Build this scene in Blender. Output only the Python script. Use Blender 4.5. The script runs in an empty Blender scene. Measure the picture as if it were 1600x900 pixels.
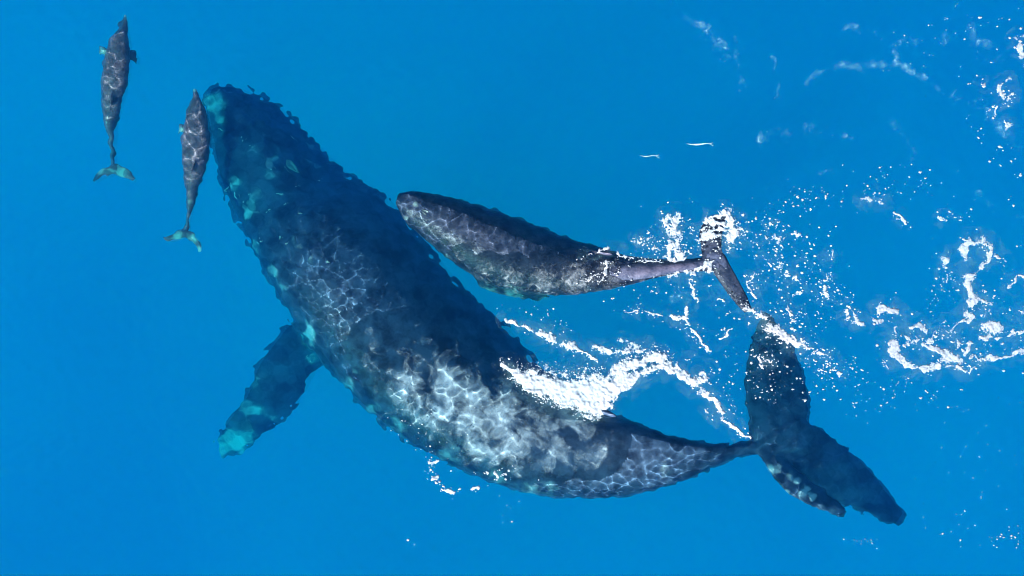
import bpy, math
import numpy as np
from mathutils import Vector

# ---------------------------------------------------------------- camera, sky, sun, exposure
S = bpy.context.scene
COL = S.collection
CAM_H = 26.0                    # drone height over the water, metres
FRAME_W = 17.0                  # metres of sea surface across the picture
PX = FRAME_W / 1600.0
cam = bpy.data.cameras.new('camera')
cam_o = bpy.data.objects.new('camera', cam)
COL.objects.link(cam_o)
cam_o.location = (0, 0, CAM_H)
cam.sensor_width = 36
cam.lens = 36 * CAM_H / FRAME_W
cam.clip_end = 5000
S.camera = cam_o

SUN_EL = math.radians(30)
SUN_DIR = np.array([-0.62, -0.785])
world = bpy.data.worlds.new('World')
S.world = world
world.use_nodes = True
wt = world.node_tree
sky = wt.nodes.new('ShaderNodeTexSky')
sky.sky_type = 'NISHITA'
sky.sun_disc = False
sky.sun_elevation = SUN_EL
sky.sun_rotation = math.atan2(SUN_DIR[0], SUN_DIR[1])
wt.links.new(sky.outputs[0], wt.nodes['Background'].inputs[0])
wt.nodes['Background'].inputs[1].default_value = 0.05
sun = bpy.data.lights.new('sun', 'SUN')
sun.energy = 5.0
sun.angle = math.radians(0.5)
sun.color = (1.0, 0.97, 0.92)
sun.cycles.is_caustics_light = True
sun_o = bpy.data.objects.new('sun', sun)
COL.objects.link(sun_o)
sv = Vector((SUN_DIR[0] * math.cos(SUN_EL), SUN_DIR[1] * math.cos(SUN_EL), math.sin(SUN_EL)))
sun_o.rotation_euler = sv.to_track_quat('Z', 'Y').to_euler()
S.view_settings.view_transform = 'Standard'
S.view_settings.look = 'None'
S.view_settings.gamma = 1
S.view_settings.use_curve_mapping = False
S.view_settings.exposure = 2.68
S.cycles.filter_width = 1.05
S.cycles.use_denoising = True
S.cycles.max_bounces = 12
S.cycles.transmission_bounces = 8
S.cycles.volume_bounces = 5
S.cycles.transparent_max_bounces = 16
S.cycles.sample_clamp_indirect = 6
S.render.engine = 'CYCLES'

# ---------------------------------------------------------------- helpers
def at(px, py, z=0.0):
    """photograph position -> metres, at depth z (apparent depth shrinks in water)"""
    k = (CAM_H - z / 1.33 if z < 0 else CAM_H - z) / CAM_H
    return np.array([(px - 800) * PX * k, (450 - py) * PX * k, z])

def tag(o, label=None, cat=None, group=None, kind=None):
    if label: o['label'] = label
    if cat: o['category'] = cat
    if group: o['group'] = group
    if kind: o['kind'] = kind
    return o

def link(name, me, mat=None, parent=None):
    o = bpy.data.objects.new(name, me)
    COL.objects.link(o)
    if mat: me.materials.append(mat)
    if parent: o.parent = parent
    return o

def mesh_from(name, V, F, smooth=True):
    me = bpy.data.meshes.new(name)
    V = np.asarray(V, dtype=np.float32)
    if isinstance(F, np.ndarray):
        n = F.shape[1]
        me.vertices.add(len(V)); me.vertices.foreach_set('co', V.ravel())
        me.loops.add(F.size); me.loops.foreach_set('vertex_index', F.ravel().astype(np.int32))
        me.polygons.add(len(F)); me.polygons.foreach_set('loop_start', np.arange(0, F.size, n, dtype=np.int32))
        me.update(calc_edges=True); me.validate()
    else:
        me.from_pydata(V.tolist(), [], F)
    me.polygons.foreach_set('use_smooth', [smooth] * len(me.polygons))
    me.update()
    return me

_lat = {}
def vnoise(X, Y, scale, seed):
    """smooth value noise in -1..1"""
    if seed not in _lat:
        _lat[seed] = np.random.default_rng(seed).uniform(-1, 1, (256, 256))
    L = _lat[seed]
    x = X / scale + 500.3; y = Y / scale + 500.7
    xi = np.floor(x).astype(int); yi = np.floor(y).astype(int)
    fx = x - xi; fy = y - yi
    fx = fx * fx * (3 - 2 * fx); fy = fy * fy * (3 - 2 * fy)
    g = lambda a, b: L[(yi + b) % 256, (xi + a) % 256]
    return (g(0, 0) * (1 - fx) + g(1, 0) * fx) * (1 - fy) + (g(0, 1) * (1 - fx) + g(1, 1) * fx) * fy

def fbm(X, Y, scale, seed, octv=4):
    r = 0; a = 1; t = 0
    for i in range(octv):
        r = r + a * vnoise(X, Y, scale / 2 ** i, seed + i); t += a; a *= .6
    return r / t

def vnoise3(P, scale, seed):
    return (vnoise(P[:, 0] + P[:, 2] * .7, P[:, 1] - P[:, 2] * .4, scale, seed)
            + vnoise(P[:, 2] * 1.1 + P[:, 0] * .3, P[:, 1] + .2 * P[:, 0], scale, seed + 50)) * .5

# ---------------------------------------------------------------- the swell and ripples
NW = 120
def waves(X, Y):
    r = np.random.default_rng(3)
    X = np.asarray(X, dtype=np.float32); Y = np.asarray(Y, dtype=np.float32)
    Z = np.zeros_like(X)
    for i in range(NW):
        lam = math.exp(r.uniform(math.log(.09), math.log(.36)))
        th = r.uniform(0, 2 * math.pi)
        k = 2 * math.pi / lam
        a = .0130 * lam / math.sqrt(NW) * 2
        Z += np.float32(a) * np.sin(np.float32(k * math.cos(th)) * X + np.float32(k * math.sin(th)) * Y + np.float32(r.uniform(0, 6.283)))
    for i in range(10):
        lam = r.uniform(1.5, 5); th = r.uniform(0, 6.283); k = 2 * math.pi / lam
        Z += np.float32(.0022 * lam) * np.sin(np.float32(k * math.cos(th)) * X + np.float32(k * math.sin(th)) * Y + np.float32(r.uniform(0, 6.283)))
    R = np.maximum(np.abs(X) - 9.3, np.abs(Y) - 5.4).clip(0)
    return Z * np.exp(-R / 3)

def axis(h, step, far):
    a = list(np.arange(0, h + step, step)); s = step
    while a[-1] < far:
        s *= 1.25; a.append(a[-1] + s)
    a = np.array(a)
    return np.concatenate([-a[:0:-1], a])

def water_material():
    m = bpy.data.materials.new('sea_surface'); m.use_nodes = True
    nt = m.node_tree; nt.nodes.clear(); N = nt.nodes.new; L = nt.links.new
    out = N('ShaderNodeOutputMaterial')
    rf = N('ShaderNodeBsdfRefraction'); rf.inputs['IOR'].default_value = 1.33; rf.inputs['Roughness'].default_value = 0
    tr = N('ShaderNodeBsdfTransparent')
    gl = N('ShaderNodeBsdfGlossy'); gl.inputs['Roughness'].default_value = 0
    mx = N('ShaderNodeMixShader'); mx.inputs[0].default_value = .14
    L(rf.outputs[0], mx.inputs[1]); L(tr.outputs[0], mx.inputs[2])
    fr = N('ShaderNodeFresnel'); fr.inputs[0].default_value = 1.33
    mu = N('ShaderNodeMath'); mu.operation = 'MULTIPLY'; mu.inputs[1].default_value = .25
    L(fr.outputs[0], mu.inputs[0])
    m2 = N('ShaderNodeMixShader'); L(mu.outputs[0], m2.inputs[0]); L(mx.outputs[0], m2.inputs[1]); L(gl.outputs[0], m2.inputs[2])
    L(m2.outputs[0], out.inputs[0])
    return m

def water_volume_material():
    m = bpy.data.materials.new('sea_water'); m.use_nodes = True
    nt = m.node_tree; nt.nodes.clear(); N = nt.nodes.new; L = nt.links.new
    out = N('ShaderNodeOutputMaterial')
    sc = N('ShaderNodeVolumeScatter'); sc.inputs['Color'].default_value = (.0, .30, 1, 1); sc.inputs['Density'].default_value = .095
    ab = N('ShaderNodeVolumeAbsorption'); ab.inputs['Color'].default_value = (0, .972, .999, 1); ab.inputs['Density'].default_value = 1.05
    ad = N('ShaderNodeAddShader'); L(sc.outputs[0], ad.inputs[0]); L(ab.outputs[0], ad.inputs[1])
    L(ad.outputs[0], out.inputs['Volume'])
    return m

def build_sea():
    xs = axis(9.3, .0145, 1200); ys = axis(5.4, .0145, 1200)
    X, Y = np.meshgrid(xs, ys); Z = waves(X, Y)
    ny, nx = X.shape
    V = np.stack([X, Y, Z], -1).reshape(-1, 3)
    idx = np.arange(nx * ny).reshape(ny, nx)
    F = np.stack([idx[:-1, :-1], idx[:-1, 1:], idx[1:, 1:], idx[1:, :-1]], -1).reshape(-1, 4)
    me = mesh_from('sea_surface', V, F)
    o = link('sea_surface', me, water_material())
    o.cycles.is_caustics_caster = True
    tag(o, 'rippled surface of the clear blue sea', kind='structure')
    # the body of water below it: scattering and absorbing, reaching just over the crests
    r, t, b = 1150.0, .075, -15.0
    V = [(x, y, z) for z in (b, t) for y in (-r, r) for x in (-r, r)]
    me = mesh_from('sea_water', V, [[0, 2, 3, 1], [4, 5, 7, 6], [0, 1, 5, 4], [1, 3, 7, 5], [3, 2, 6, 7], [2, 0, 4, 6]], False)
    tag(link('sea_water', me, water_volume_material()), 'clear blue sea water around the whales and dolphins', kind='structure')
    # pale bed, added to bounce light up and brighten the blue water
    m = bpy.data.materials.new('bounce_bed_pale'); m.use_nodes = True
    nt = m.node_tree; p = nt.nodes['Principled BSDF']
    p.inputs['Roughness'].default_value = 1; p.inputs['Specular IOR Level'].default_value = 0
    nz = nt.nodes.new('ShaderNodeTexNoise'); nz.inputs['Scale'].default_value = .13; nz.inputs['Detail'].default_value = 2
    cr = nt.nodes.new('ShaderNodeValToRGB')
    cr.color_ramp.elements[0].position = .3; cr.color_ramp.elements[0].color = (.52, .57, .54, 1)
    cr.color_ramp.elements[1].position = .7; cr.color_ramp.elements[1].color = (.78, .77, .68, 1)
    tc = nt.nodes.new('ShaderNodeTexCoord')
    nt.links.new(tc.outputs['Object'], nz.inputs['Vector'])
    nt.links.new(nz.outputs[0], cr.inputs[0]); nt.links.new(cr.outputs[0], p.inputs['Base Color'])
    r = 1250.0
    me = mesh_from('bounce_bed', [(-r, -r, -14), (r, -r, -14), (r, r, -14), (-r, r, -14)], [[0, 1, 2, 3]], False)
    tag(link('bounce_bed', me, m), 'pale bed added deep under the clear water to brighten its blue', kind='structure')

build_sea()

# ---------------------------------------------------------------- animals
def catmull(A, n):
    """A: (k, d) control rows -> n rows"""
    A = np.asarray(A, float); k = len(A)
    P = np.vstack([2 * A[0] - A[1], A, 2 * A[-1] - A[-2]])
    t = np.linspace(0, k - 1 - 1e-6, n); i = t.astype(int); f = (t - i)[:, None]
    p0, p1, p2, p3 = P[i], P[i + 1], P[i + 2], P[i + 3]
    return .5 * (2 * p1 + (p2 - p0) * f + (2 * p0 - 5 * p1 + 4 * p2 - p3) * f ** 2 + (3 * p1 - p0 - 3 * p2 + p3) * f ** 3)

def loft_rings(C, A, T, Bt, seg, pw=1.0, shift=0.0, side=1.0):
    """rings c + a cos + (top or bottom) sin; closes both ends"""
    n = len(C)
    shift = np.broadcast_to(shift, (n,))
    t = np.linspace(0, 2 * math.pi, seg, endpoint=False)
    c, s = np.cos(t), np.sin(t)
    up = np.sign(s) * np.abs(s) ** np.where(c < 0, pw * side, pw)
    V = []
    for i in range(n):
        lat = c + shift[i] * np.clip(s, 0, 1) * (1 - c * c) ** .5
        ring = C[i] + np.outer(lat, A[i]) + np.where(s[:, None] >= 0, np.outer(up, T[i]), np.outer(-up, Bt[i]))
        V.append(ring)
    V = np.vstack(V)
    F = []
    for i in range(n - 1):
        for j in range(seg):
            k = (j + 1) % seg
            F.append([i * seg + j, i * seg + k, (i + 1) * seg + k, (i + 1) * seg + j])
    V = np.vstack([V, C[0], C[-1]])
    a, b = len(V) - 2, len(V) - 1
    for j in range(seg):
        k = (j + 1) % seg
        F.append([a, k, j]); F.append([b, (n - 1) * seg + j, (n - 1) * seg + k])
    return V, F

def body_loft(st, n=120, seg=56, pw=1.0, shift=0.0, mid=.5, side=1.0):
    """st rows: Lx, Ly, Rx, Ry, ztop, thickness"""
    st = catmull(st, n)
    C, A, T, B = [], [], [], []
    for lx, ly, rx, ry, zt, th in st:
        th = max(th, .02); zm = zt - mid * th
        l, r = at(lx, ly, zm), at(rx, ry, zm)
        C.append((l + r) / 2); A.append((r - l) / 2)
        T.append((0, 0, mid * th)); B.append((0, 0, -(1 - mid) * th))
    return loft_rings(np.array(C), np.array(A), np.array(T), np.array(B), seg, pw, shift, side)

def fin_loft(st, n=26, seg=28, jag=0.0, seed=1):
    """flat fin. rows: leadx, leady, trailx, traily, z lead, z trail, half thickness"""
    st = catmull(st, n)
    C, A, T = [], [], []
    if jag:
        r = np.random.default_rng(seed)
        st[2:-1, 2:4] += r.uniform(-1, 1, (n - 3, 1)) * jag * r.choice([-1, 1], (1, 2)); st[2:-1, 0:2] += r.uniform(-1, 1, (n - 3, 2)) * jag * .4
    for lx, ly, rx, ry, zl, zr, th in st:
        l, r = at(lx, ly, zl), at(rx, ry, zr)
        C.append((l + r) / 2); A.append((r - l) / 2)
        T.append((0, 0, max(th, .01)))
    C, A, T = map(np.array, (C, A, T))
    return loft_rings(C, A, T, -T, seg)

def upright_fin(foot_a, foot_b, tip, zfoot, ztip, th, n=14, seg=16):
    """dorsal fin: from a foot line on the back up to a tip"""
    a, b, t = at(*foot_a, zfoot), at(*foot_b, zfoot), at(*tip, ztip)
    ax = b - a; side = np.array([-ax[1], ax[0], 0]); side /= np.linalg.norm(side)
    C, A, T = [], [], []
    for i in range(n):
        f = i / (n - 1)
        w = (1 - f) ** .7 * .5 + .02
        base = (a + b) / 2
        C.append(base + (t - base) * (f ** 1.1)); A.append(ax * w); T.append(side * th * (1 - f * .8))
    C, A, T = map(np.array, (C, A, T))
    return loft_rings(C, A, T, -T, seg)

def merge(parts):
    V, F, o = [], [], 0
    for v, f in parts:
        V.append(v); F += [[i + o for i in q] for q in f]; o += len(v)
    return np.vstack(V), F

def one_body(name, parts, voxel, smooth_iter, displace=None):
    """join the lofts into one continuous skin"""
    V, F = merge(parts)
    me = mesh_from(name + '_rough', V, F)
    tmp = bpy.data.objects.new('tmp', me); COL.objects.link(tmp)
    md = tmp.modifiers.new('r', 'REMESH'); md.mode = 'VOXEL'; md.voxel_size = voxel; md.use_smooth_shade = True
    sm = tmp.modifiers.new('s', 'SMOOTH'); sm.factor = .5; sm.iterations = smooth_iter
    dg = bpy.context.evaluated_depsgraph_get(); dg.update()
    out = bpy.data.meshes.new_from_object(tmp.evaluated_get(dg))
    bpy.data.objects.remove(tmp); bpy.data.meshes.remove(me)
    out.name = name
    if displace is not None:
        n = len(out.vertices)
        P = np.empty(n * 3, np.float32); out.vertices.foreach_get('co', P); P = P.reshape(-1, 3)
        Nn = np.empty(n * 3, np.float32); out.vertices.foreach_get('normal', Nn); Nn = Nn.reshape(-1, 3)
        P = P + Nn * displace(P, Nn)[:, None]
        out.vertices.foreach_set('co', P.astype(np.float32).ravel()); out.update()
    out.polygons.foreach_set('use_smooth', [True] * len(out.polygons))
    return out

def set_attr(me, name, val):
    a = me.attributes.new(name, 'FLOAT', 'POINT'); a.data.foreach_set('value', np.asarray(val, np.float32))

def coords(me):
    n = len(me.vertices)
    P = np.empty(n * 3, np.float32); me.vertices.foreach_get('co', P)
    N = np.empty(n * 3, np.float32); me.vertices.foreach_get('normal', N)
    return P.reshape(-1, 3), N.reshape(-1, 3)

def skin_material(name, dark, dark2, pale, scale, rough=.4, bump=.3):
    m = bpy.data.materials.new(name); m.use_nodes = True
    nt = m.node_tree; p = nt.nodes['Principled BSDF']; N = nt.nodes.new; L = nt.links.new
    tc = N('ShaderNodeTexCoord')
    nz = N('ShaderNodeTexNoise'); nz.inputs['Scale'].default_value = scale; nz.inputs['Detail'].default_value = 6
    nz.inputs['Roughness'].default_value = .65
    L(tc.outputs['Object'], nz.inputs['Vector'])
    rp = N('ShaderNodeValToRGB'); e = rp.color_ramp.elements
    e[0].position = .38; e[0].color = (*dark, 1); e[1].position = .64; e[1].color = (*dark2, 1)
    L(nz.outputs[0], rp.inputs[0])
    at_ = N('ShaderNodeAttribute'); at_.attribute_name = 'pale'
    n2 = N('ShaderNodeTexNoise'); n2.inputs['Scale'].default_value = scale * 1.7; n2.inputs['Detail'].default_value = 5
    L(tc.outputs['Object'], n2.inputs['Vector'])
    ad = N('ShaderNodeMath'); ad.operation = 'ADD'; L(at_.outputs['Fac'], ad.inputs[0]); L(n2.outputs[0], ad.inputs[1])
    mr = N('ShaderNodeMapRange'); mr.inputs[1].default_value = .72; mr.inputs[2].default_value = 1.25
    mr.interpolation_type = 'SMOOTHSTEP'
    L(ad.outputs[0], mr.inputs[0])
    mx = N('ShaderNodeMix'); mx.data_type = 'RGBA'
    L(mr.outputs[0], mx.inputs[0]); L(rp.outputs[0], mx.inputs[6]); mx.inputs[7].default_value = (*pale, 1)
    L(mx.outputs[2], p.inputs['Base Color'])
    p.inputs['Roughness'].default_value = rough; p.inputs['Specular IOR Level'].default_value = .12
    bp = N('ShaderNodeBump'); bp.inputs['Strength'].default_value = bump; bp.inputs['Distance'].default_value = .03
    n3 = N('ShaderNodeTexNoise'); n3.inputs['Scale'].default_value = scale * 4; n3.inputs['Detail'].default_value = 4
    L(tc.outputs['Object'], n3.inputs['Vector']); L(n3.outputs[0], bp.inputs['Height']); L(bp.outputs[0], p.inputs['Normal'])
    return m

def gauss_px(P, spots):
    """soft marks on the skin, each (px, py, radius px, amount)"""
    r = np.zeros(len(P))
    k = (CAM_H - np.minimum(P[:, 2], 0) / 1.33) / CAM_H
    x = P[:, 0] / k / PX + 800; y = 450 - P[:, 1] / k / PX
    for sx, sy, rad, amt in spots:
        r = np.maximum(r, amt * np.exp(-((x - sx) ** 2 + (y - sy) ** 2) / rad ** 2))
    return r, x, y

def add_blowhole(o, me, where, deg, size):
    """the paired blowhole slits with their raised rim, laid on the head"""
    P, N = coords(me)
    V, F = [], []
    for s in (-1, 1):
        b = len(V)
        for rx, ry, z in ((.06, .017, -.012), (.052, .013, .012), (.04, .006, .004)):
            for j in range(12):
                t = 6.2832 * j / 12
                V.append((rx * math.cos(t), s * (.024 + .006 * math.cos(t)) + ry * math.sin(t), z))
        for i in range(2):
            for j in range(12):
                k = (j + 1) % 12; F.append([b + i * 12 + j, b + i * 12 + k, b + (i + 1) * 12 + k, b + (i + 1) * 12 + j])
        F.append([b + 24 + j for j in range(12)])
    mb = bpy.data.materials.get('blowhole_skin')
    if mb is None:
        mb = bpy.data.materials.new('blowhole_skin'); mb.use_nodes = True
        mb.node_tree.nodes['Principled BSDF'].inputs['Base Color'].default_value = (.13, .13, .14, 1)
    bo = link('blowhole', mesh_from('blowhole', V, F), mb, o)
    from mathutils.bvhtree import BVHTree
    bv = BVHTree.FromPolygons([tuple(v) for v in P.tolist()], [tuple(q.vertices) for q in me.polygons])
    q = at(*where); h = bv.ray_cast(Vector((q[0], q[1], 3)), Vector((0, 0, -1)))
    if h[0]: bo.location = h[0]
    bo.rotation_euler = (0, 0, math.radians(deg)); bo.scale = (size,) * 3
    bo.cycles.is_caustics_receiver = True

# --- the big whale
WH = [  # left (lower) flank, right (upper) flank, top of the back, thickness
    (322, 142, 338, 129, -1.50, .22), (321, 168, 378, 136, -1.35, .85), (329, 217, 432, 163, -1.20, 1.3),
    (343, 282, 490, 218, -1.10, 1.7), (372, 345, 542, 268, -1.00, 2.1), (402, 400, 600, 304, -.60, 2.5),
    (430, 452, 652, 360, -.36, 2.8), (470, 515, 702, 424, -.32, 2.9), (508, 568, 752, 474, -.32, 2.8),
    (562, 628, 800, 520, -.28, 2.6), (627, 682, 840, 568, -.22, 2.3), (702, 727, 884, 607, -.15, 2.0),
    (782, 758, 930, 636, -.10, 1.75), (862, 776, 985, 656, -.10, 1.45), (942, 778, 1032, 674, -.12, 1.15),
    (1012, 768, 1074, 686, -.17, .95), (1077, 748, 1112, 693, -.26, .78), (1130, 724, 1147, 692, -.43, .62),
    (1166, 712, 1174, 690, -.52, .48), (1205, 712, 1203, 690, -.62, .34)]
WH = [r[:4] + (r[4], r[5]) for r in WH]
FLUKE_UP = [(1176, 712, 1252, 700, -.62, -.72, .16), (1168, 660, 1266, 648, -.72, -.85, .13), (1163, 605, 1262, 598, -.78, -.95, .10),
            (1168, 552, 1247, 556, -.74, -.9, .08), (1180, 512, 1226, 520, -.62, -.75, .06), (1193, 486, 1206, 490, -.5, -.55, .03)]
FLUKE_DN = [(1178, 700, 1248, 652, -.62, -.75, .16), (1218, 736, 1288, 672, -.72, -.95, .13), (1266, 770, 1336, 708, -.85, -1.15, .10),
            (1318, 792, 1376, 750, -.95, -1.25, .08), (1360, 808, 1400, 782, -1.0, -1.3, .055), (1385, 820, 1416, 797, -1.05, -1.25, .04), (1404, 824, 1419, 806, -1.05, -1.2, .02)]
FLUKE_CURL = [(1182, 708, 1215, 706, -.55, -.62, .10), (1204, 742, 1240, 730, -.45, -.62, .08), (1232, 772, 1272, 752, -.36, -.62, .06),
              (1266, 792, 1300, 772, -.36, -.6, .05), (1296, 803, 1318, 788, -.42, -.55, .04), (1316, 812, 1326, 800, -.5, -.52, .02)]
FLIP_L = [(505, 500, 540, 560, -1.7, -1.75, .22), (455, 505, 494, 574, -1.65, -1.75, .2), (424, 537, 484, 596, -1.6, -1.7, .17),
          (396, 578, 466, 628, -1.55, -1.7, .14), (380, 620, 440, 658, -1.6, -1.75, .11), (356, 652, 408, 682, -1.65, -1.8, .09),
          (336, 684, 385, 702, -2.05, -2.15, .07), (344, 715, 358, 716, -2.1, -2.1, .03)]
FLIP_R = [(640, 440, 600, 500, -1.9, -2.0, .2), (680, 470, 650, 530, -2.5, -2.6, .17), (715, 520, 680, 570, -2.9, -3.0, .13),
          (735, 570, 705, 600, -3.1, -3.2, .09), (740, 610, 730, 615, -3.2, -3.2, .03)]

def tubercles(P, N):
    d = .010 * vnoise3(P, .5, 11) + .003 * vnoise3(P, .12, 21)
    r, x, y = gauss_px(P, [])
    rng = np.random.default_rng(8)
    up = np.clip(N[:, 2] + .3, 0, 1)
    for i in range(46):                       # knobs over the snout and jaws
        t = rng.uniform(0, 1) ** 1.2; cx = 345 + 130 * t + rng.uniform(-50, 50) * (.6 + t * .5)
        cy = 150 + 120 * t + rng.uniform(-35, 55)
        d = d + .035 * np.exp(-((x - cx) ** 2 + (y - cy) ** 2) / 5.5 ** 2) * up
    # knobbly trailing and leading edges of the flukes and the flipper
    edge = ((x > 1175) | ((x < 480) & (y > 520)))
    d = d + edge * .008 * vnoise3(P, .12, 31)
    return d

def build_mother():
    body = body_loft(WH, 170, 72, pw=1.12, shift=np.interp(np.linspace(0, 19, 170), [0, 4, 6, 9, 11, 13, 17, 19], [0, -.1, -.15, -.1, .2, .5, .6, .1]), mid=.54, side=.58)
    fin = upright_fin((880, 622), (962, 652), (958, 648), -.2, .08, .09)
    me = one_body('humpback_whale', [body, fin_loft(FLUKE_UP, 44, 28, 1.2, 2), fin_loft(FLUKE_DN, 50, 28, 1.8, 3), fin_loft(FLUKE_CURL, 44, 24, 1.6, 9), fin_loft(FLIP_L, 40, 28, 1.4, 5), fin_loft(FLIP_R), fin], .036, 5, tubercles)
    P, N = coords(me)
    spots = [(335, 160, 17, .75), (345, 185, 12, .6), (365, 290, 14, .5), (385, 330, 16, .45), (430, 240, 12, .35), (470, 250, 10, .3),
             (405, 300, 12, .35), (425, 425, 12, .5), (440, 450, 10, .4), (480, 520, 12, .4), (455, 515, 8, .3), (490, 562, 7, .4),
             (372, 690, 30, .62), (345, 700, 22, .7), (400, 640, 12, .35), (540, 600, 22, .45), (580, 640, 18, .45), (620, 668, 24, .5),
             (700, 715, 26, .5), (780, 745, 26, .5), (860, 760, 22, .5), (1040, 735, 16, .6), (1090, 715, 12, .35), (830, 765, 18, .55),
             (1235, 745, 12, .8), (1215, 735, 10, .7), (1300, 797, 7, .6), (1262, 764, 6, 1.3), (1270, 776, 6, 1.3), (1205, 735, 8, .8), (1230, 768, 6, .8), (1180, 640, 5, .3), (1255, 770, 9, 1.2), (1245, 752, 7, 1.1), (1258, 762, 7, .9), (1266, 772, 6, .9), (1285, 790, 10, .5), (1250, 778, 10, .45),  # pale fluke edges, with a white glint painted into the skin near the curl
             (1200, 720, 12, .35), (1405, 815, 7, .6), (1360, 800, 8, .4), (1345, 770, 10, .25), (410, 350, 16, .3)]
    sp, x, y = gauss_px(P, spots)
    low = np.clip(.25 - N[:, 2], 0, 1) * .45 + np.clip(-N[:, 2], 0, 1) * .5      # paler throat and belly
    set_attr(me, 'pale', np.maximum(sp * .85, low) + .12 * vnoise3(P, .5, 41) + .42 * np.clip(vnoise3(P, .28, 43) + vnoise3(P, .11, 44) * .7, 0, 1) * (x < 520))
    m = skin_material('whale_skin', (.010, .017, .040), (.050, .076, .135), (.32, .38, .42), 3.0, .45, .35)
    o = link('humpback_whale', me, m)
    o.cycles.is_caustics_receiver = True
    tag(o, 'huge adult humpback whale, dark navy, curving under the surface beneath a white foam wake', 'whale', 'humpback whales')
    add_blowhole(o, me, (452, 262, -1.0), -52, 2.6)
    # barnacles on the head and jaw
    mb = bpy.data.materials.new('barnacle_shell'); mb.use_nodes = True
    p = mb.node_tree.nodes['Principled BSDF']; p.inputs['Base Color'].default_value = (.55, .56, .52, 1); p.inputs['Roughness'].default_value = .8
    pts = [(364, 283, 5), (352, 295, 6), (371, 305, 4), (384, 315, 4), (390, 302, 3), (430, 262, 4), (383, 216, 3), (394, 230, 3), (441, 305, 4), (448, 320, 3),
           (452, 318, 3), (467, 290, 3), (455, 380, 4), (412, 376, 4), (404, 382, 3), (500, 277, 3), (447, 372, 3), (475, 335, 2), (520, 410, 3), (346, 203, 3),
           (458, 216, 3), (423, 330, 3), (432, 431, 4), (480, 556, 4), (484, 561, 3)]
    from mathutils.bvhtree import BVHTree
    bv = BVHTree.FromPolygons([tuple(v) for v in P.tolist()], [tuple(q.vertices) for q in me.polygons])
    rng = np.random.default_rng(4)
    bme = []
    for v in range(3):                         # a few volcano-shaped shells in a cluster
        V, F = [], []
        for c in range(3 + v):
            a = rng.uniform(0, 6.28); rr = 0 if c == 0 else rng.uniform(.8, 1.4); cx, cy, q = rr * math.cos(a), rr * math.sin(a), rng.uniform(.45, .8)
            b = len(V); n = 10
            for (r_, z_) in ((1, -.2), (.85, .35), (.5, .7), (.35, .66), (.22, .35)):
                for j in range(n):
                    t = 6.2832 * j / n; w = 1 + .12 * math.sin(5 * t)
                    V.append((cx + q * r_ * w * math.cos(t), cy + q * r_ * w * math.sin(t), q * z_))
            for i in range(4):
                for j in range(n):
                    k = (j + 1) % n
                    F.append([b + i * n + j, b + i * n + k, b + (i + 1) * n + k, b + (i + 1) * n + j])
            F.append([b + 4 * n + j for j in range(n)])
        g = mesh_from('barnacle', V, F); g.materials.append(mb); bme.append(g)
    for i, (bx, by, r) in enumerate(pts):
        q = at(bx, by, -1.4)
        hit = bv.ray_cast(Vector((q[0], q[1], 3)), Vector((0, 0, -1)))
        if hit[0] is None: continue
        b = bpy.data.objects.new('barnacle', bme[i % 3]); COL.objects.link(b); b.parent = o
        b.location = hit[0]; b.scale = (r * PX * .42,) * 3; b.cycles.is_caustics_receiver = True
        b.rotation_euler = hit[1].to_track_quat('Z', 'Y').to_euler()
    return me, bv

mother_me, mother_bv = build_mother()

# --- the calf
CALF = [(618, 318, 622, 302, -.34, .10), (631, 341, 650, 298, -.24, .36), (655, 366, 692, 305, -.22, .62), (685, 391, 737, 317, -.18, .82),
        (718, 417, 782, 331, -.16, .98), (752, 441, 828, 348, -.17, 1.08), (796, 456, 868, 363, -.16, 1.08), (852, 461, 912, 378, -.11, .95),
        (910, 459, 952, 391, -.03, .66), (965, 449, 992, 401, .04, .52), (1015, 437, 1032, 405, .07, .4), (1060, 427, 1068, 405, .06, .28),
        (1100, 424, 1104, 402, .01, .2), (1126, 424, 1130, 408, -.06, .12)]
CFL_D = [(1100, 398, 1132, 396, -.03, -.04, .05), (1116, 428, 1147, 424, -.06, -.05, .045), (1138, 461, 1163, 453, -.07, -.06, .035), (1162, 489, 1177, 484, -.05, -.05, .02)]
CFL_U = [(1100, 420, 1132, 416, -.03, -.04, .05), (1094, 385, 1128, 382, -.06, -.05, .045), (1094, 355, 1132, 352, -.05, -.05, .035), (1112, 337, 1142, 334, -.04, -.04, .02)]
CFLIP = [(745, 405, 800, 400, -.6, -.6, .07), (742, 436, 790, 440, -.68, -.66, .06), (768, 456, 820, 450, -.74, -.7, .05), (815, 467, 850, 459, -.78, -.74, .03), (855, 470, 862, 466, -.8, -.8, .015)]
CFLIP2 = [(790, 350, 830, 370, -.6, -.6, .07), (820, 370, 850, 392, -.75, -.75, .05), (860, 392, 880, 405, -.85, -.85, .03), (900, 410, 905, 414, -.88, -.88, .015)]
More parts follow.
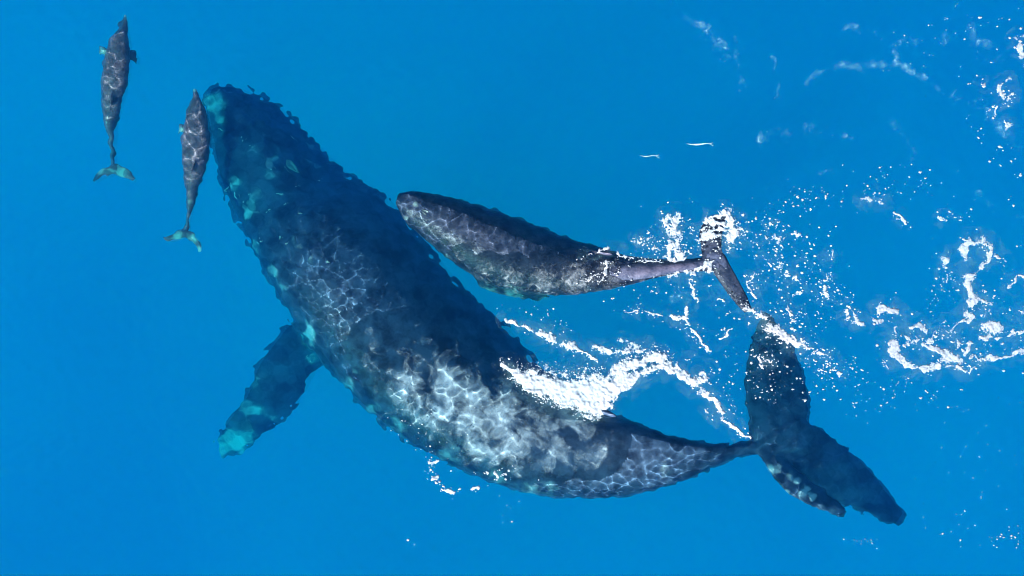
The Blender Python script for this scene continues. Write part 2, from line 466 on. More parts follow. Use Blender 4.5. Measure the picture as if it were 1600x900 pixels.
def build_calf():
    body = body_loft(CALF, 130, 56, pw=1.08, shift=.0, mid=.56, side=.72)
    fin = upright_fin((922, 392), (956, 399), (955, 396), -.05, .12, .035)
    d = lambda P, N: .006 * vnoise3(P, .2, 12) + .003 * vnoise3(P, .07, 22)
    me = one_body('humpback_calf', [body, fin_loft(CFL_D), fin_loft(CFL_U), fin_loft(CFLIP), fin_loft(CFLIP2), fin], .02, 4, d)
    P, N = coords(me)
    sp, x, y = gauss_px(P, [(648, 318, 5, .7), (636, 340, 5, .4), (700, 405, 14, .35), (760, 460, 22, .6), (730, 435, 10, .4), (800, 465, 24, .6), (850, 468, 18, .5), (900, 430, 30, .15)])
    low = np.clip(.1 - N[:, 2], 0, 1) * .6
    set_attr(me, 'pale', np.maximum(sp, low) + .08 * vnoise3(P, .3, 42))
    m = skin_material('calf_skin', (.013, .017, .036), (.052, .050, .080), (.28, .31, .32), 6.0, .35, .35)
    o = link('humpback_calf', me, m)
    o.cycles.is_caustics_receiver = True
    tag(o, 'young humpback whale calf at the surface beside its mother, tail in white splash', 'whale', 'humpback whales')
    add_blowhole(o, me, (664, 331, -.2), -32, 1.0)
    return me
calf_me = build_calf()

# --- two dolphins
DZ = .27
D1 = [(192, 24, 198, 24, -.34, .05), (188, 38, 199, 38, -.29, .09), (184, 47, 199, 46, -.23, .14), (174, 59, 201, 57, -.17, .26), (167, 76, 203, 75, -.12, .34),
      (162, 97, 203, 96, -.10, .39), (159, 122, 200, 121, -.11, .41), (158, 147, 194, 149, -.16, .40), (159, 170, 187, 172, -.22, .36), (162, 191, 181, 192, -.30, .30),
      (166, 212, 179, 213, -.40, .22), (171, 236, 178, 236, -.50, .14), (173, 262, 179, 262, -.58, .07)]
D1F = [[(178, 258, 177, 273, -.58, -.58, .03), (166, 259, 166, 277, -.57, -.6, .028), (153, 267, 155, 281, -.55, -.6, .02), (144, 281, 148, 285, -.55, -.58, .01)],
       [(173, 258, 174, 273, -.58, -.58, .03), (188, 259, 187, 277, -.57, -.6, .028), (201, 266, 199, 280, -.55, -.6, .02), (210, 280, 207, 285, -.55, -.58, .01)],
       [(170, 76, 170, 90, -.32, -.32, .03), (159, 73, 160, 86, -.38, -.38, .022), (154, 82, 157, 88, -.42, -.42, .012)],
       [(198, 78, 198, 94, -.32, -.32, .03), (208, 79, 208, 95, -.42, -.42, .022), (216, 90, 214, 102, -.48, -.48, .012)]]
D2 = [(303, 138, 308, 138, -.26, .05), (300, 150, 312, 150, -.22, .10), (296, 162, 317, 161, -.17, .18), (290, 178, 322, 178, -.12, .27), (286, 200, 327, 199, -.09, .35),
      (284, 225, 328, 223, -.08, .40), (284, 249, 325, 248, -.10, .41), (286, 271, 318, 272, -.14, .38), (289, 291, 310, 292, -.20, .32), (291, 311, 304, 312, -.28, .24),
      (291, 331, 299, 332, -.38, .16), (289, 348, 295, 349, -.46, .10), (288, 364, 295, 364, -.52, .06)]
D2F = [[(294, 357, 289, 371, -.52, -.52, .03), (279, 361, 276, 376, -.5, -.54, .028), (266, 366, 265, 378, -.48, -.54, .02), (253, 371, 254, 376, -.48, -.5, .01)],
       [(286, 357, 290, 371, -.52, -.52, .03), (301, 364, 296, 379, -.5, -.54, .028), (311, 377, 304, 385, -.48, -.54, .02), (314, 394, 308, 393, -.48, -.5, .01)],
       [(290, 196, 290, 210, -.32, -.32, .03), (282, 194, 283, 206, -.36, -.36, .022), (279, 202, 281, 209, -.4, -.4, .012)],
       [(322, 196, 322, 210, -.32, -.32, .03), (328, 200, 328, 212, -.45, -.45, .022), (330, 210, 329, 216, -.5, -.5, .012)]]
def build_dolphin(st, fins, dors, label, spots, seed):
    st = [r[:4] + (r[4] - DZ, r[5]) for r in st]; fins = [[r[:4] + (r[4] - DZ, r[5] - DZ, r[6]) for r in f] for f in fins]
    dors = dors[:3] + (dors[3] - DZ, dors[4] - DZ, dors[5])
    body = body_loft(st, 90, 40, pw=1.0)
    fin = upright_fin(*dors)
    d = lambda P, N: .002 * vnoise3(P, .12, seed)
    me = one_body('dolphin', [body, fin] + [fin_loft(f, 18, 20) for f in fins], .0115, 3, d)
    P, N = coords(me)
    sp, x, y = gauss_px(P, spots)
    low = np.clip(-.1 - N[:, 2], 0, 1) * .7
    set_attr(me, 'pale', np.maximum(sp, low) + .05 * vnoise3(P, .2, seed + 7))
    o = link('dolphin', me, dolphin_skin)
    o.cycles.is_caustics_receiver = True
    tag(o, label, 'dolphin', 'dolphins swimming ahead of the whale')
    # eyes on each side of the head
    i = st[3]; zm = i[4] - .55 * i[5]
    for s, (ex, ey) in ((-1, (i[0], i[1])), (1, (i[2], i[3]))):
        c = at(ex, ey, zm); c[0] -= s * .012
        V, F = [], []
        for a in range(7):
            for b in range(10):
                t = math.pi * a / 6; u = 6.2832 * b / 10
                V.append(c + .011 * np.array([math.cos(t), math.sin(t) * math.cos(u), math.sin(t) * math.sin(u)]))
        for a in range(6):
            for b in range(10):
                k = (b + 1) % 10; F.append([a * 10 + b, a * 10 + k, (a + 1) * 10 + k, (a + 1) * 10 + b])
        link('eye', mesh_from('eye', V, F), eye_mat, o)
dolphin_skin = skin_material('dolphin_skin', (.085, .054, .074), (.19, .115, .145), (.40, .44, .40), 9.0, .35, .2)
eye_mat = bpy.data.materials.new('eye'); eye_mat.use_nodes = True
eye_mat.node_tree.nodes['Principled BSDF'].inputs['Base Color'].default_value = (.01, .01, .01, 1)
build_dolphin(D1, D1F, ((177, 138), (173, 168), (172, 172), -.18, .0, .02), 'purple-grey dolphin alone at the far left, both flippers spread',
              [(195, 26, 5, .8), (160, 80, 7, .7), (158, 266, 10, .75), (190, 270, 11, .75), (174, 268, 6, .5), (175, 205, 6, .35), (167, 190, 5, .35)], 61)
build_dolphin(D2, D2F, ((306, 240), (301, 268), (300, 272), -.14, .02, .02), 'purple-grey dolphin swimming close against the snout of the big whale',
              [(305, 140, 4, .8), (282, 203, 6, .7), (276, 370, 10, .7), (302, 372, 10, .7), (311, 390, 5, .9), (297, 318, 8, .3)], 71)

# --- two slender fish near the surface
fish_mat = skin_material('fish_skin', (.35, .42, .45), (.6, .65, .66), (.8, .8, .8), 30, .3, .1)
def build_fish(x0, y0, x1, y1, w, label):
    n = 7; st = []
    prof = [.12, .45, .85, 1, .8, .45, .2]
    for i in range(n):
        f = i / (n - 1); x = x0 + (x1 - x0) * f; y = y0 + (y1 - y0) * f + 1.2 * math.sin(f * 5)
        st.append((x, y + w * prof[i], x, y - w * prof[i], -.08, .05 * prof[i] + .012))
    V, F = merge([body_loft(st, 40, 14),
                  fin_loft([(x1 - 1, y1 - .6, x1 - 1, y1 + .6, -.1, -.1, .012), (x1 + 3, y1 - 2.4, x1 + 2.4, y1 - 1, -.1, -.1, .011), (x1 + 5, y1 - 3.6, x1 + 4, y1 - 3, -.1, -.1, .01)], 6, 8),
                  fin_loft([(x1 - 1, y1 - .6, x1 - 1, y1 + .6, -.1, -.1, .012), (x1 + 3, y1 + 2.4, x1 + 2.4, y1 + 1, -.1, -.1, .011), (x1 + 5, y1 + 3.6, x1 + 4, y1 + 3, -.1, -.1, .01)], 6, 8)])
    me = mesh_from('slender_fish', V, F)
    set_attr(me, 'pale', np.full(len(V), .3))
    o = link('slender_fish', me, fish_mat); o.cycles.is_caustics_receiver = True
    tag(o, label, 'fish', 'slender fish above the calf')
build_fish(1073, 224.5, 1110, 225, 1.5, 'longer bright slender fish just under the surface, right of the two')
build_fish(1000, 242.5, 1026, 244, 1.1, 'shorter fainter slender fish just under the surface, left of the two')

# ---------------------------------------------------------------- foam
G = .0075                                     # metres per cell of the foam field
def foam_material(name, col, alpha_lo, alpha_hi, amax, scale):
    m = bpy.data.materials.new(name); m.use_nodes = True
    nt = m.node_tree; N = nt.nodes.new; L = nt.links.new; nt.nodes.clear()
    out = N('ShaderNodeOutputMaterial'); p = N('ShaderNodeBsdfPrincipled')
    p.inputs['Roughness'].default_value = .9; p.inputs['Specular IOR Level'].default_value = .1
    tc = N('ShaderNodeTexCoord')
    nz = N('ShaderNodeTexNoise'); nz.inputs['Scale'].default_value = scale; nz.inputs['Detail'].default_value = 5; nz.inputs['Roughness'].default_value = .7
    L(tc.outputs['Object'], nz.inputs['Vector'])
    rp = N('ShaderNodeValToRGB'); e = rp.color_ramp.elements
    e[0].position = .30; e[0].color = (col[0] * .6, col[1] * .58, col[2] * .68, 1); e[1].position = .6; e[1].color = (*col, 1)
    L(nz.outputs[0], rp.inputs[0]); L(rp.outputs[0], p.inputs['Base Color'])
    bp = N('ShaderNodeBump'); bp.inputs['Strength'].default_value = .35; bp.inputs['Distance'].default_value = .012
    L(nz.outputs[0], bp.inputs['Height']); L(bp.outputs[0], p.inputs['Normal'])
    a = N('ShaderNodeAttribute'); a.attribute_name = 'dens'
    s = N('ShaderNodeMath'); s.operation = 'ADD'; L(a.outputs['Fac'], s.inputs[0])
    n2 = N('ShaderNodeMath'); n2.operation = 'MULTIPLY_ADD'; n2.inputs[1].default_value = .9; n2.inputs[2].default_value = -.45
    L(nz.outputs[0], n2.inputs[0]); L(n2.outputs[0], s.inputs[1])
    mr = N('ShaderNodeMapRange'); mr.inputs[1].default_value = alpha_lo; mr.inputs[2].default_value = alpha_hi; mr.inputs[4].default_value = amax
    L(s.outputs[0], mr.inputs[0])
    tr = N('ShaderNodeBsdfTransparent'); mx = N('ShaderNodeMixShader')
    L(mr.outputs[0], mx.inputs[0]); L(tr.outputs[0], mx.inputs[1]); L(p.outputs[0], mx.inputs[2]); L(mx.outputs[0], out.inputs[0])
    return m

def bubble_material(name, col, amax, scale, lo, hi):
    m = bpy.data.materials.new(name); m.use_nodes = True
    nt = m.node_tree; N = nt.nodes.new; L = nt.links.new; nt.nodes.clear()
    out = N('ShaderNodeOutputMaterial'); p = N('ShaderNodeBsdfDiffuse'); p.inputs['Color'].default_value = (*col, 1)
    tc = N('ShaderNodeTexCoord')
    nz = N('ShaderNodeTexNoise'); nz.inputs['Scale'].default_value = scale; nz.inputs['Detail'].default_value = 7; nz.inputs['Roughness'].default_value = .62
    nz.inputs['Distortion'].default_value = .8
    L(tc.outputs['Object'], nz.inputs['Vector'])
    a = N('ShaderNodeAttribute'); a.attribute_name = 'dens'
    k = N('ShaderNodeMath'); k.operation = 'MULTIPLY_ADD'; k.inputs[1].default_value = 2.4; k.inputs[2].default_value = -1.35
    L(nz.outputs[0], k.inputs[0])
    s = N('ShaderNodeMath'); s.operation = 'ADD'; L(a.outputs['Fac'], s.inputs[0]); L(k.outputs[0], s.inputs[1])
    mr = N('ShaderNodeMapRange'); mr.interpolation_type = 'SMOOTHSTEP'
    mr.inputs[1].default_value = lo; mr.inputs[2].default_value = hi; mr.inputs[4].default_value = amax
    L(s.outputs[0], mr.inputs[0])
    tr = N('ShaderNodeBsdfTransparent'); mx = N('ShaderNodeMixShader')
    L(mr.outputs[0], mx.inputs[0]); L(tr.outputs[0], mx.inputs[1]); L(p.outputs[0], mx.inputs[2]); L(mx.outputs[0], out.inputs[0])
    return m

class Field:
    """foam density over a rectangle given in photograph units"""
    def __init__(s, x0, y0, x1, y1, seed):
        g = G / PX
        s.xs = np.arange(x0, x1, g); s.ys = np.arange(y0, y1, g)
        s.X, s.Y = np.meshgrid(s.xs, s.ys)
        s.wx = s.X + 9 * fbm(s.X, s.Y, 42, seed, 2) + 6.5 * fbm(s.X, s.Y, 12, seed + 5, 4)
        s.wy = s.Y + 9 * fbm(s.X, s.Y, 42, seed + 10, 2) + 6.5 * fbm(s.X, s.Y, 12, seed + 15, 4)
        s.mod = 1.02 + .38 * fbm(s.X, s.Y, 15, seed + 44, 2)
        s.f = np.zeros_like(s.X); s.sp = np.zeros_like(s.X)
        s.n = .65 * fbm(s.X, s.Y, 12, seed + 20, 4) + .5 * fbm(s.X + s.Y * .6, (s.Y - s.X * .5) * .5, 5, seed + 60, 3) - .12
        s.n2 = 1 - np.abs(fbm(s.X, s.Y, 16, seed + 30, 3)) * 3.2
        s.rng = np.random.default_rng(seed)
    def stroke(s, pts, w, amt=1.0):
        w0, w1 = w if isinstance(w, tuple) else (w, w)
        ns = len(pts) - 1
        for k, ((ax, ay), (bx, by)) in enumerate(zip(pts[:-1], pts[1:])):
            wa, wb = w0 + (w1 - w0) * k / ns, w0 + (w1 - w0) * (k + 1) / ns
            m = max(wa, wb) * 2.2 + 18
            for q in range(int(math.hypot(bx - ax, by - ay) * .45)):
                u = s.rng.uniform(); sd = (wa + wb) * .5 * .55 + 2
                s.blob(ax + (bx - ax) * u + s.rng.normal() * sd, ay + (by - ay) * u + s.rng.normal() * sd, .6 + 1.3 * s.rng.uniform() ** 3)
            i0, i1 = np.searchsorted(s.xs, [min(ax, bx) - m, max(ax, bx) + m]); j0, j1 = np.searchsorted(s.ys, [min(ay, by) - m, max(ay, by) + m])
            if i1 <= i0 or j1 <= j0: continue
            X = s.wx[j0:j1, i0:i1]; Y = s.wy[j0:j1, i0:i1]
            dx, dy = bx - ax, by - ay; q = dx * dx + dy * dy + 1e-6
            t = np.clip(((X - ax) * dx + (Y - ay) * dy) / q, 0, 1)
            d = np.hypot(X - ax - t * dx, Y - ay - t * dy)
            v = amt * np.exp(-(d / (wa + (wb - wa) * t)) ** 2) * s.mod[j0:j1, i0:i1]
            s.f[j0:j1, i0:i1] = np.maximum(s.f[j0:j1, i0:i1], v)
    def specks(s, n, cx, cy, rx, ry, rmin=.8, rmax=2.6, ring=None):
        for i in range(n):
            if ring is None:
                x = cx + rx * s.rng.normal() * .5; y = cy + ry * s.rng.normal() * .5
            else:
                t = s.rng.uniform(*ring); x = cx + rx * math.cos(t) + s.rng.normal() * 8; y = cy + ry * math.sin(t) + s.rng.normal() * 8
            s.blob(x, y, rmin + (rmax - rmin) * s.rng.uniform() ** 3)
    def along(s, n, pts, spread, rmin=.7, rmax=2.4):
        P = np.array(pts, float)
        for i in range(n):
            k = s.rng.integers(len(P) - 1) if len(P) > 1 else 0; t = s.rng.uniform()
            c = P[k] * (1 - t) + P[min(k + 1, len(P) - 1)] * t
            s.blob(c[0] + s.rng.normal() * spread, c[1] + s.rng.normal() * spread, rmin + (rmax - rmin) * s.rng.uniform() ** 3)
    def blob(s, x, y, r):
        if vnoise(np.array(x), np.array(y), 24, 711) < s.rng.uniform(-.8, .1): return
        r = r * .9
        for k in range(1 + int(s.rng.uniform() < .45) * 2):
            xx = x + s.rng.normal() * r * .9 * (k > 0); yy = y + s.rng.normal() * r * .6 * (k > 0)
            e = s.rng.uniform(.5, 1); a = s.rng.uniform(-.9, .9); rr = r * (1 if k == 0 else .6)
            m = rr * 3
            i0, i1 = np.searchsorted(s.xs, [xx - m, xx + m]); j0, j1 = np.searchsorted(s.ys, [yy - m, yy + m])
            if i1 <= i0 or j1 <= j0: continue
            X = s.X[j0:j1, i0:i1] - xx; Y = s.Y[j0:j1, i0:i1] - yy
            u = X * math.cos(a) + Y * math.sin(a); v = (-X * math.sin(a) + Y * math.cos(a)) / e
            s.sp[j0:j1, i0:i1] = np.maximum(s.sp[j0:j1, i0:i1], np.exp(-(u * u + v * v) / (rr * rr) * .9))
    def mesh(s, name, label, mat, lift=.006, thick=.03, thr=.24, z=None, lace=.12, kind='stuff'):
        nn = s.n + .55 * fbm(s.X, s.Y, 26, 640, 2)
        rid = np.clip(1 - np.abs(fbm(s.wx, s.wy, 11, 820, 3)) * 4.5, -.4, 1) * .6 + np.clip(1 - np.abs(fbm(s.wx, s.wy, 5.5, 860, 2)) * 4, -.4, 1) * .4
        v = s.f + 1.5 * nn * np.clip(s.f * (1.45 - s.f), 0, .5) - lace * (.75 - rid) * np.clip(1.6 - s.f, .25, 1)
        v = np.maximum(v, s.sp)
        mask = v > thr
        cell = mask[:-1, :-1] & mask[1:, :-1] & mask[:-1, 1:] & mask[1:, 1:]
        near = mask.copy()
        near[1:] |= mask[:-1]; near[:-1] |= mask[1:]; near[:, 1:] |= mask[:, :-1]; near[:, :-1] |= mask[:, 1:]
        cell = near[:-1, :-1] & near[1:, :-1] & near[:-1, 1:] & near[1:, 1:]
        used = np.zeros_like(mask)
        used[:-1, :-1] |= cell; used[1:, :-1] |= cell; used[:-1, 1:] |= cell; used[1:, 1:] |= cell
        idx = -np.ones(mask.shape, int); idx[used] = np.arange(used.sum())
        x = s.X[used]; y = s.Y[used]; val = v[used]
        zb = 0 if z is None else z
        k = (CAM_H - zb / 1.33) / CAM_H
        wx = (x - 800) * PX * k; wy = (450 - y) * PX * k
        h = np.clip(val - thr, 0, .6)
        base = waves(wx, wy) if z is None else z + .12 * fbm(wx, wy, 1.0, 77, 2)
        zz = base + lift + thick * np.sqrt(h) * (1 + .3 * vnoise(wx, wy, .04, 90)) - np.where(val < thr, .012, 0)
        V = np.stack([wx, wy, zz], -1)
        jj, ii = np.nonzero(cell)
        F = np.stack([idx[jj + 1, ii], idx[jj + 1, ii + 1], idx[jj, ii + 1], idx[jj, ii]], -1)
        me = mesh_from(name, V, F)
        set_attr(me, 'dens', np.clip((val - thr) / (1 - thr), 0, 1))
        o = link(name, me, mat)
        tag(o, label, 'foam', kind=kind)
        return o

def plume(f, name, label, mat, z, amt):
    # soft cloud of tiny bubbles hanging under the foam
    st = 5
    v = np.clip(f.f, 0, 1)[::st, ::st] + .6 * f.sp[::st, ::st]
    for it in range(4):
        for ax in (0, 1):
            v = (np.roll(v, 1, ax) + np.roll(v, -1, ax) + np.roll(v, 2, ax) + np.roll(v, -2, ax) + v) / 5
    X = f.X[::st, ::st]; Y = f.Y[::st, ::st]
    used = v > .03
    cell = used[:-1, :-1] & used[1:, :-1] & used[:-1, 1:] & used[1:, 1:]
    keep = np.zeros_like(used)
    keep[:-1, :-1] |= cell; keep[1:, :-1] |= cell; keep[:-1, 1:] |= cell; keep[1:, 1:] |= cell
    idx = -np.ones(used.shape, int); idx[keep] = np.arange(keep.sum())
    k = (CAM_H - z / 1.33) / CAM_H
    wx = (X[keep] - 800) * PX * k; wy = (450 - Y[keep]) * PX * k
    jj, ii = np.nonzero(cell)
    F = np.stack([idx[jj + 1, ii], idx[jj + 1, ii + 1], idx[jj, ii + 1], idx[jj, ii]], -1)
    me = mesh_from(name, np.stack([wx, wy, z + .06 * fbm(wx, wy, .5, 66, 2)], -1), F)
    set_attr(me, 'dens', np.clip(v[keep] * amt, 0, 1))
    o = link(name, me, mat); tag(o, label, 'bubbles', kind='stuff')

foam_white = foam_material('foam_white', (.235, .235, .26), .0, .42, .97, 26)
foam_thin = foam_material('foam_thin', (.18, .185, .215), .0, .40, .95, 34)

def build_foam():
    milky = bubble_material('milky_water', (.42, .50, .55), .55, 4.0, -.2, 1.3)
    # wake breaking over the big whale's back
    f = Field(760, 470, 1190, 700, 101)
    for p, w, a in [([(790, 566), (812, 590), (850, 606), (890, 620), (932, 630)], (6, 20), 1.35), ([(812, 588), (850, 600), (900, 612), (945, 610)], (12, 18), 1.35), ([(830, 588), (880, 598), (930, 602), (965, 588)], 15, 1.15),
                    ([(938, 630), (965, 604), (1000, 580), (1030, 572)], 11, 1.0), ([(950, 585), (985, 568), (1020, 556), (1045, 568), (1050, 580)], 10, .95),
                    ([(860, 580), (900, 584), (945, 590)], 10, .8), ([(925, 545), (955, 553), (988, 548)], 4.5, .85), ([(975, 545), (1010, 545), (1040, 560)], 9, .62),
                    ([(790, 500), (812, 509), (830, 518)], 4.5, .95), ([(830, 518), (862, 531), (895, 543)], 6.5, .95), ([(895, 543), (912, 553), (930, 563)], 4, .9),
                    ([(1058, 572), (1068, 588), (1085, 598), (1098, 594), (1102, 586)], 7, .95), ([(1085, 600), (1100, 615)], 6, .9),
                    ([(1095, 608), (1118, 628), (1135, 650), (1150, 672), (1166, 686)], (8, 2), 1.05), ([(1103, 645), (1112, 653)], 3.5, .75),
                    ([(978, 483), (1003, 485), (1030, 496)], 3.2, .85), ([(1046, 495), (1062, 502), (1072, 500), (1075, 482)], 4, .8), ([(1070, 505), (1075, 520), (1092, 535), (1110, 550)], 4, .75),
                    ([(1118, 525), (1130, 520), (1143, 511)], 2.6, .8)]:
        f.stroke(p, w, a)
    f.along(500, [(792, 568), (830, 578), (880, 580), (940, 580), (1000, 555), (1050, 560)], 6, .5, .9); f.along(400, [(800, 590), (850, 625), (900, 640), (940, 646)], 4, .5, .9)
    f.along(150, [(800, 590), (850, 628), (900, 640), (940, 645)], 6, .6, 1.6)
    f.along(120, [(840, 570), (900, 575), (950, 575), (1000, 545), (1050, 550)], 8, .6, 1.8)
    f.along(60, [(1060, 560), (1100, 590), (1140, 630), (1160, 670)], 9, .6, 1.8)
    f.along(40, [(980, 480), (1060, 500), (1110, 545)], 12, .6, 1.8)
    f.specks(30, 1130, 580, 40, 50); f.along(25, [(780, 480), (830, 485), (870, 500), (900, 515)], 6, .6, 1.8)
    plume(f, 'aerated_water', 'pale aerated water under the foam wake of the big whale', milky, -.10, 1.25)
    f.mesh('wake_foam', 'dense white foam wake breaking over the back of the big whale', foam_white, thick=.035, lace=.28)
    # splash around the calf's tail
    f = Field(900, 300, 1345, 640, 202)
    for p, w, a in [([(1058, 342), (1052, 362), (1060, 385), (1068, 402)], 11, .9), ([(1045, 372), (1040, 395), (1048, 412)], 10, .85), ([(984, 370), (1002, 374), (1022, 366)], 3.5, .85),
                    ([(1002, 374), (1018, 388), (1035, 392)], 5, .75), ([(1134, 332), (1146, 345), (1148, 360), (1140, 372)], 9, .95), ([(1140, 372), (1118, 372), (1094, 375)], 5, .9),
                    ([(1100, 348), (1112, 342), (1134, 334)], 4, .85), ([(1095, 360), (1110, 355)], 3, .75), ([(1140, 372), (1136, 392)], 7, .75), ([(1150, 352), (1168, 365)], 4, .7),
                    ([(1038, 418), (1058, 408), (1080, 416)], 9, .95), ([(1080, 416), (1100, 420), (1113, 412), (1112, 428)], 6.5, .95), ([(935, 392), (950, 394)], 5, .95), ([(950, 396), (990, 402), (1035, 408)], 3.2, .9),
                    ([(941, 408), (941, 430), (932, 445)], 3, .85), ([(990, 438), (992, 422)], 2.6, .8), ([(1012, 432), (1018, 420)], 2.4, .8), ([(960, 420), (975, 435)], 2.4, .7), ([(1044, 436), (1060, 426)], 6, .8),
                    ([(1082, 438), (1088, 462), (1094, 470)], 4, .8), ([(1116, 470), (1132, 475)], 4.5, .8), ([(1186, 424), (1172, 440), (1182, 466)], 3.5, .8), ([(1165, 482), (1182, 492), (1192, 500)], 7, .9),
                    ([(1195, 515), (1215, 525), (1240, 534), (1250, 532)], 8, .95), ([(1250, 540), (1268, 546), (1290, 552)], 4.5, .85), ([(1284, 556), (1296, 570), (1312, 585)], 4.5, .75),
                    ([(1235, 485), (1240, 500)], 8, .8), ([(1225, 468), (1248, 456)], 5, .8), ([(1206, 405), (1222, 415), (1230, 424)], 4, .8), ([(1240, 432), (1246, 442)], 4.5, .85), ([(1208, 372), (1222, 374)], 5, .8),
                    ([(1238, 368), (1256, 368)], 3, .8), ([(1175, 380), (1186, 378)], 4, .8), ([(1298, 385), (1298, 420), (1294, 440)], 3, .75), ([(1292, 450), (1294, 464)], 6, .85), ([(1184, 555), (1196, 566), (1200, 555)], 4, .7), ([(1320, 480), (1326, 500), (1340, 510)], 4, .8)]:
        f.stroke(p, w, a)
    f.specks(150, 1060, 370, 60, 45, .6, 2.0); f.specks(110, 1135, 370, 50, 50, .6, 2.2); f.specks(200, 1225, 400, 85, 100, .7, 2.6)
    f.specks(220, 1225, 500, 90, 90, .7, 2.8); f.specks(110, 1210, 590, 70, 50, .6, 2.0); f.specks(90, 1030, 440, 110, 40, .6, 2.0); f.specks(70, 1290, 570, 50, 50, .7, 2.4)
    f.specks(50, 1280, 460, 25, 60, .6, 1.8); f.specks(60, 975, 415, 60, 35, .5, 1.3)
    f.along(50, [(1110, 420), (1140, 460), (1170, 490)], 6, .5, 1.2)
    for p, w, a in [([(1100, 345), (1120, 352), (1140, 350)], 6, .8), ([(1098, 372), (1120, 362), (1142, 362)], 6, .8), ([(1110, 395), (1130, 388)], 6, .75), ([(1045, 350), (1062, 372)], 10, .8), ([(1060, 415), (1090, 425)], 8, .85),
                    ([(900, 400), (925, 396), (948, 394)], 3, .7), ([(905, 440), (930, 428)], 2.4, .7), ([(870, 447), (900, 444)], 2.2, .65), ([(985, 425), (1008, 415), (1030, 420)], 3, .75)]:
        f.stroke(p, w, a)
    f.along(110, [(900, 425), (940, 425), (990, 420), (1040, 415)], 12, .5, 1.4); f.along(60, [(760, 455), (830, 465), (900, 455)], 6, .5, 1.3)
    plume(f, 'aerated_water', 'pale aerated water under the splash around the calf tail', milky, -.10, 1.25)
    f.mesh('splash_foam', 'white splash of foam and drops around the calf tail', foam_white, thick=.03, lace=.5)
    # foam drifting on the right
    f = Field(1180, -10, 1900, 900, 303)
    for p, w, a in [([(1512, 385), (1528, 378), (1544, 388), (1545, 402), (1534, 420)], 5, .95), ([(1512, 392), (1512, 400)], 7, .9), ([(1508, 378), (1514, 380)], 4, .8), ([(1532, 376), (1545, 384)], 6, .9),
                    ([(1516, 428), (1526, 430)], 6, .85), ([(1518, 430), (1520, 452), (1524, 468), (1516, 480)], 9, .92), ([(1524, 470), (1546, 476)], 5, .85), ([(1476, 410), (1482, 422), (1484, 440)], 4, .8), ([(1475, 408), (1484, 410)], 6, .9),
                    ([(1505, 490), (1518, 492), (1512, 505)], 5, .9), ([(1512, 492), (1496, 512), (1480, 518)], 3, .8), ([(1535, 508), (1558, 506)], 9, .95), ([(1530, 524), (1545, 520)], 4, .9), ([(1482, 500), (1466, 516), (1462, 532)], 3, .8),
                    ([(1393, 535), (1396, 550), (1408, 562), (1428, 572)], 8, 1.0), ([(1396, 528), (1395, 515)], 3, .75), ([(1420, 512), (1440, 506), (1452, 514)], 5, .9), ([(1415, 520), (1420, 532), (1432, 528)], 5.5, .9), ([(1440, 535), (1460, 545), (1472, 552)], 5, .9),
                    ([(1472, 552), (1486, 556), (1492, 560)], 10, .95), ([(1450, 530), (1458, 532), (1470, 510)], 3.5, .85), ([(1438, 572), (1450, 580), (1465, 572), (1468, 566)], 6, .95), ([(1445, 570), (1460, 566)], 4, .8), ([(1476, 570), (1498, 574), (1510, 578)], 4.5, .9),
                    ([(1490, 545), (1500, 534)], 4, .9), ([(1504, 545), (1516, 538)], 4.5, .9), ([(1518, 580), (1525, 568), (1532, 562)], 4, .85), ([(1515, 555), (1540, 556), (1565, 556), (1582, 550)], 4.2, .95), ([(1580, 548), (1620, 549), (1680, 555)], 5.5, .95),
                    ([(1555, 524), (1580, 518), (1605, 522)], 3.6, .9), ([(1595, 492), (1610, 485)], 6, .9), ([(1575, 450), (1582, 435)], 4, .85), ([(1590, 433), (1620, 428)], 4, .85), ([(1555, 402), (1570, 412)], 3.6, .85),
                    ([(1535, 488), (1548, 486)], 4, .8), ([(1375, 488), (1400, 484)], 7, .9), ([(1320, 485), (1335, 500), (1345, 508)], 3.6, .85), ([(1365, 505), (1380, 506)], 5, .85), ([(1345, 308), (1378, 311)], 5, .75), ([(1398, 333), (1412, 344), (1424, 354)], 2.6, .95),
                    ([(1465, 340), (1470, 344)], 3.6, .9), ([(1378, 565), (1388, 578)], 2, .8), ([(1570, 148), (1566, 135), (1580, 124)], 5, .8), ([(1572, 158), (1588, 150)], 4, .8), ([(1594, 85), (1600, 68)], 5, .85), ([(1560, 165), (1553, 175)], 3, .8),
                    ([(1575, 190), (1582, 186)], 6, .85), ([(1537, 130), (1533, 134)], 4, .85), ([(1590, 60), (1606, 56)], 4, .85), ([(1700, 480), (1760, 500), (1830, 470)], 6, .8), ([(1660, 600), (1740, 580), (1800, 600)], 6, .8), ([(1640, 130), (1700, 60)], 6, .8),
                    ([(1218, 380), (1222, 376)], 4, .8)]:
        f.stroke(p, w, a)
    f.along(230, [(1190, 380), (1215, 340), (1260, 310), (1320, 295), (1380, 280), (1440, 285), (1490, 320), (1520, 350)], 13, .6, 2.0)
    f.along(70, [(1300, 440), (1300, 480), (1330, 500), (1400, 490)], 14, .7, 2.4)
    f.along(120, [(1470, 400), (1480, 450), (1450, 470), (1520, 500), (1570, 450)], 16, .7, 2.2); f.specks(140, 1500, 540, 130, 60, .7, 2.6)
    f.along(120, [(1560, 10), (1590, 90), (1560, 150), (1540, 200), (1580, 260), (1590, 330)], 18, .7, 2.6); f.specks(45, 1470, 70, 90, 90, .6, 1.7)
    f.specks(110, 1400, 620, 110, 50, .7, 2.2); f.specks(40, 1330, 590, 50, 30, .7, 2.2); f.specks(50, 1540, 760, 100, 90, .6, 1.5); f.specks(50, 1540, 838, 70, 22, .7, 1.9)
    f.specks(14, 1350, 850, 26, 30, .8, 2.2); f.specks(60, 1600, 480, 60, 200, .6, 1.8); f.specks(120, 1750, 450, 120, 350, .7, 3)
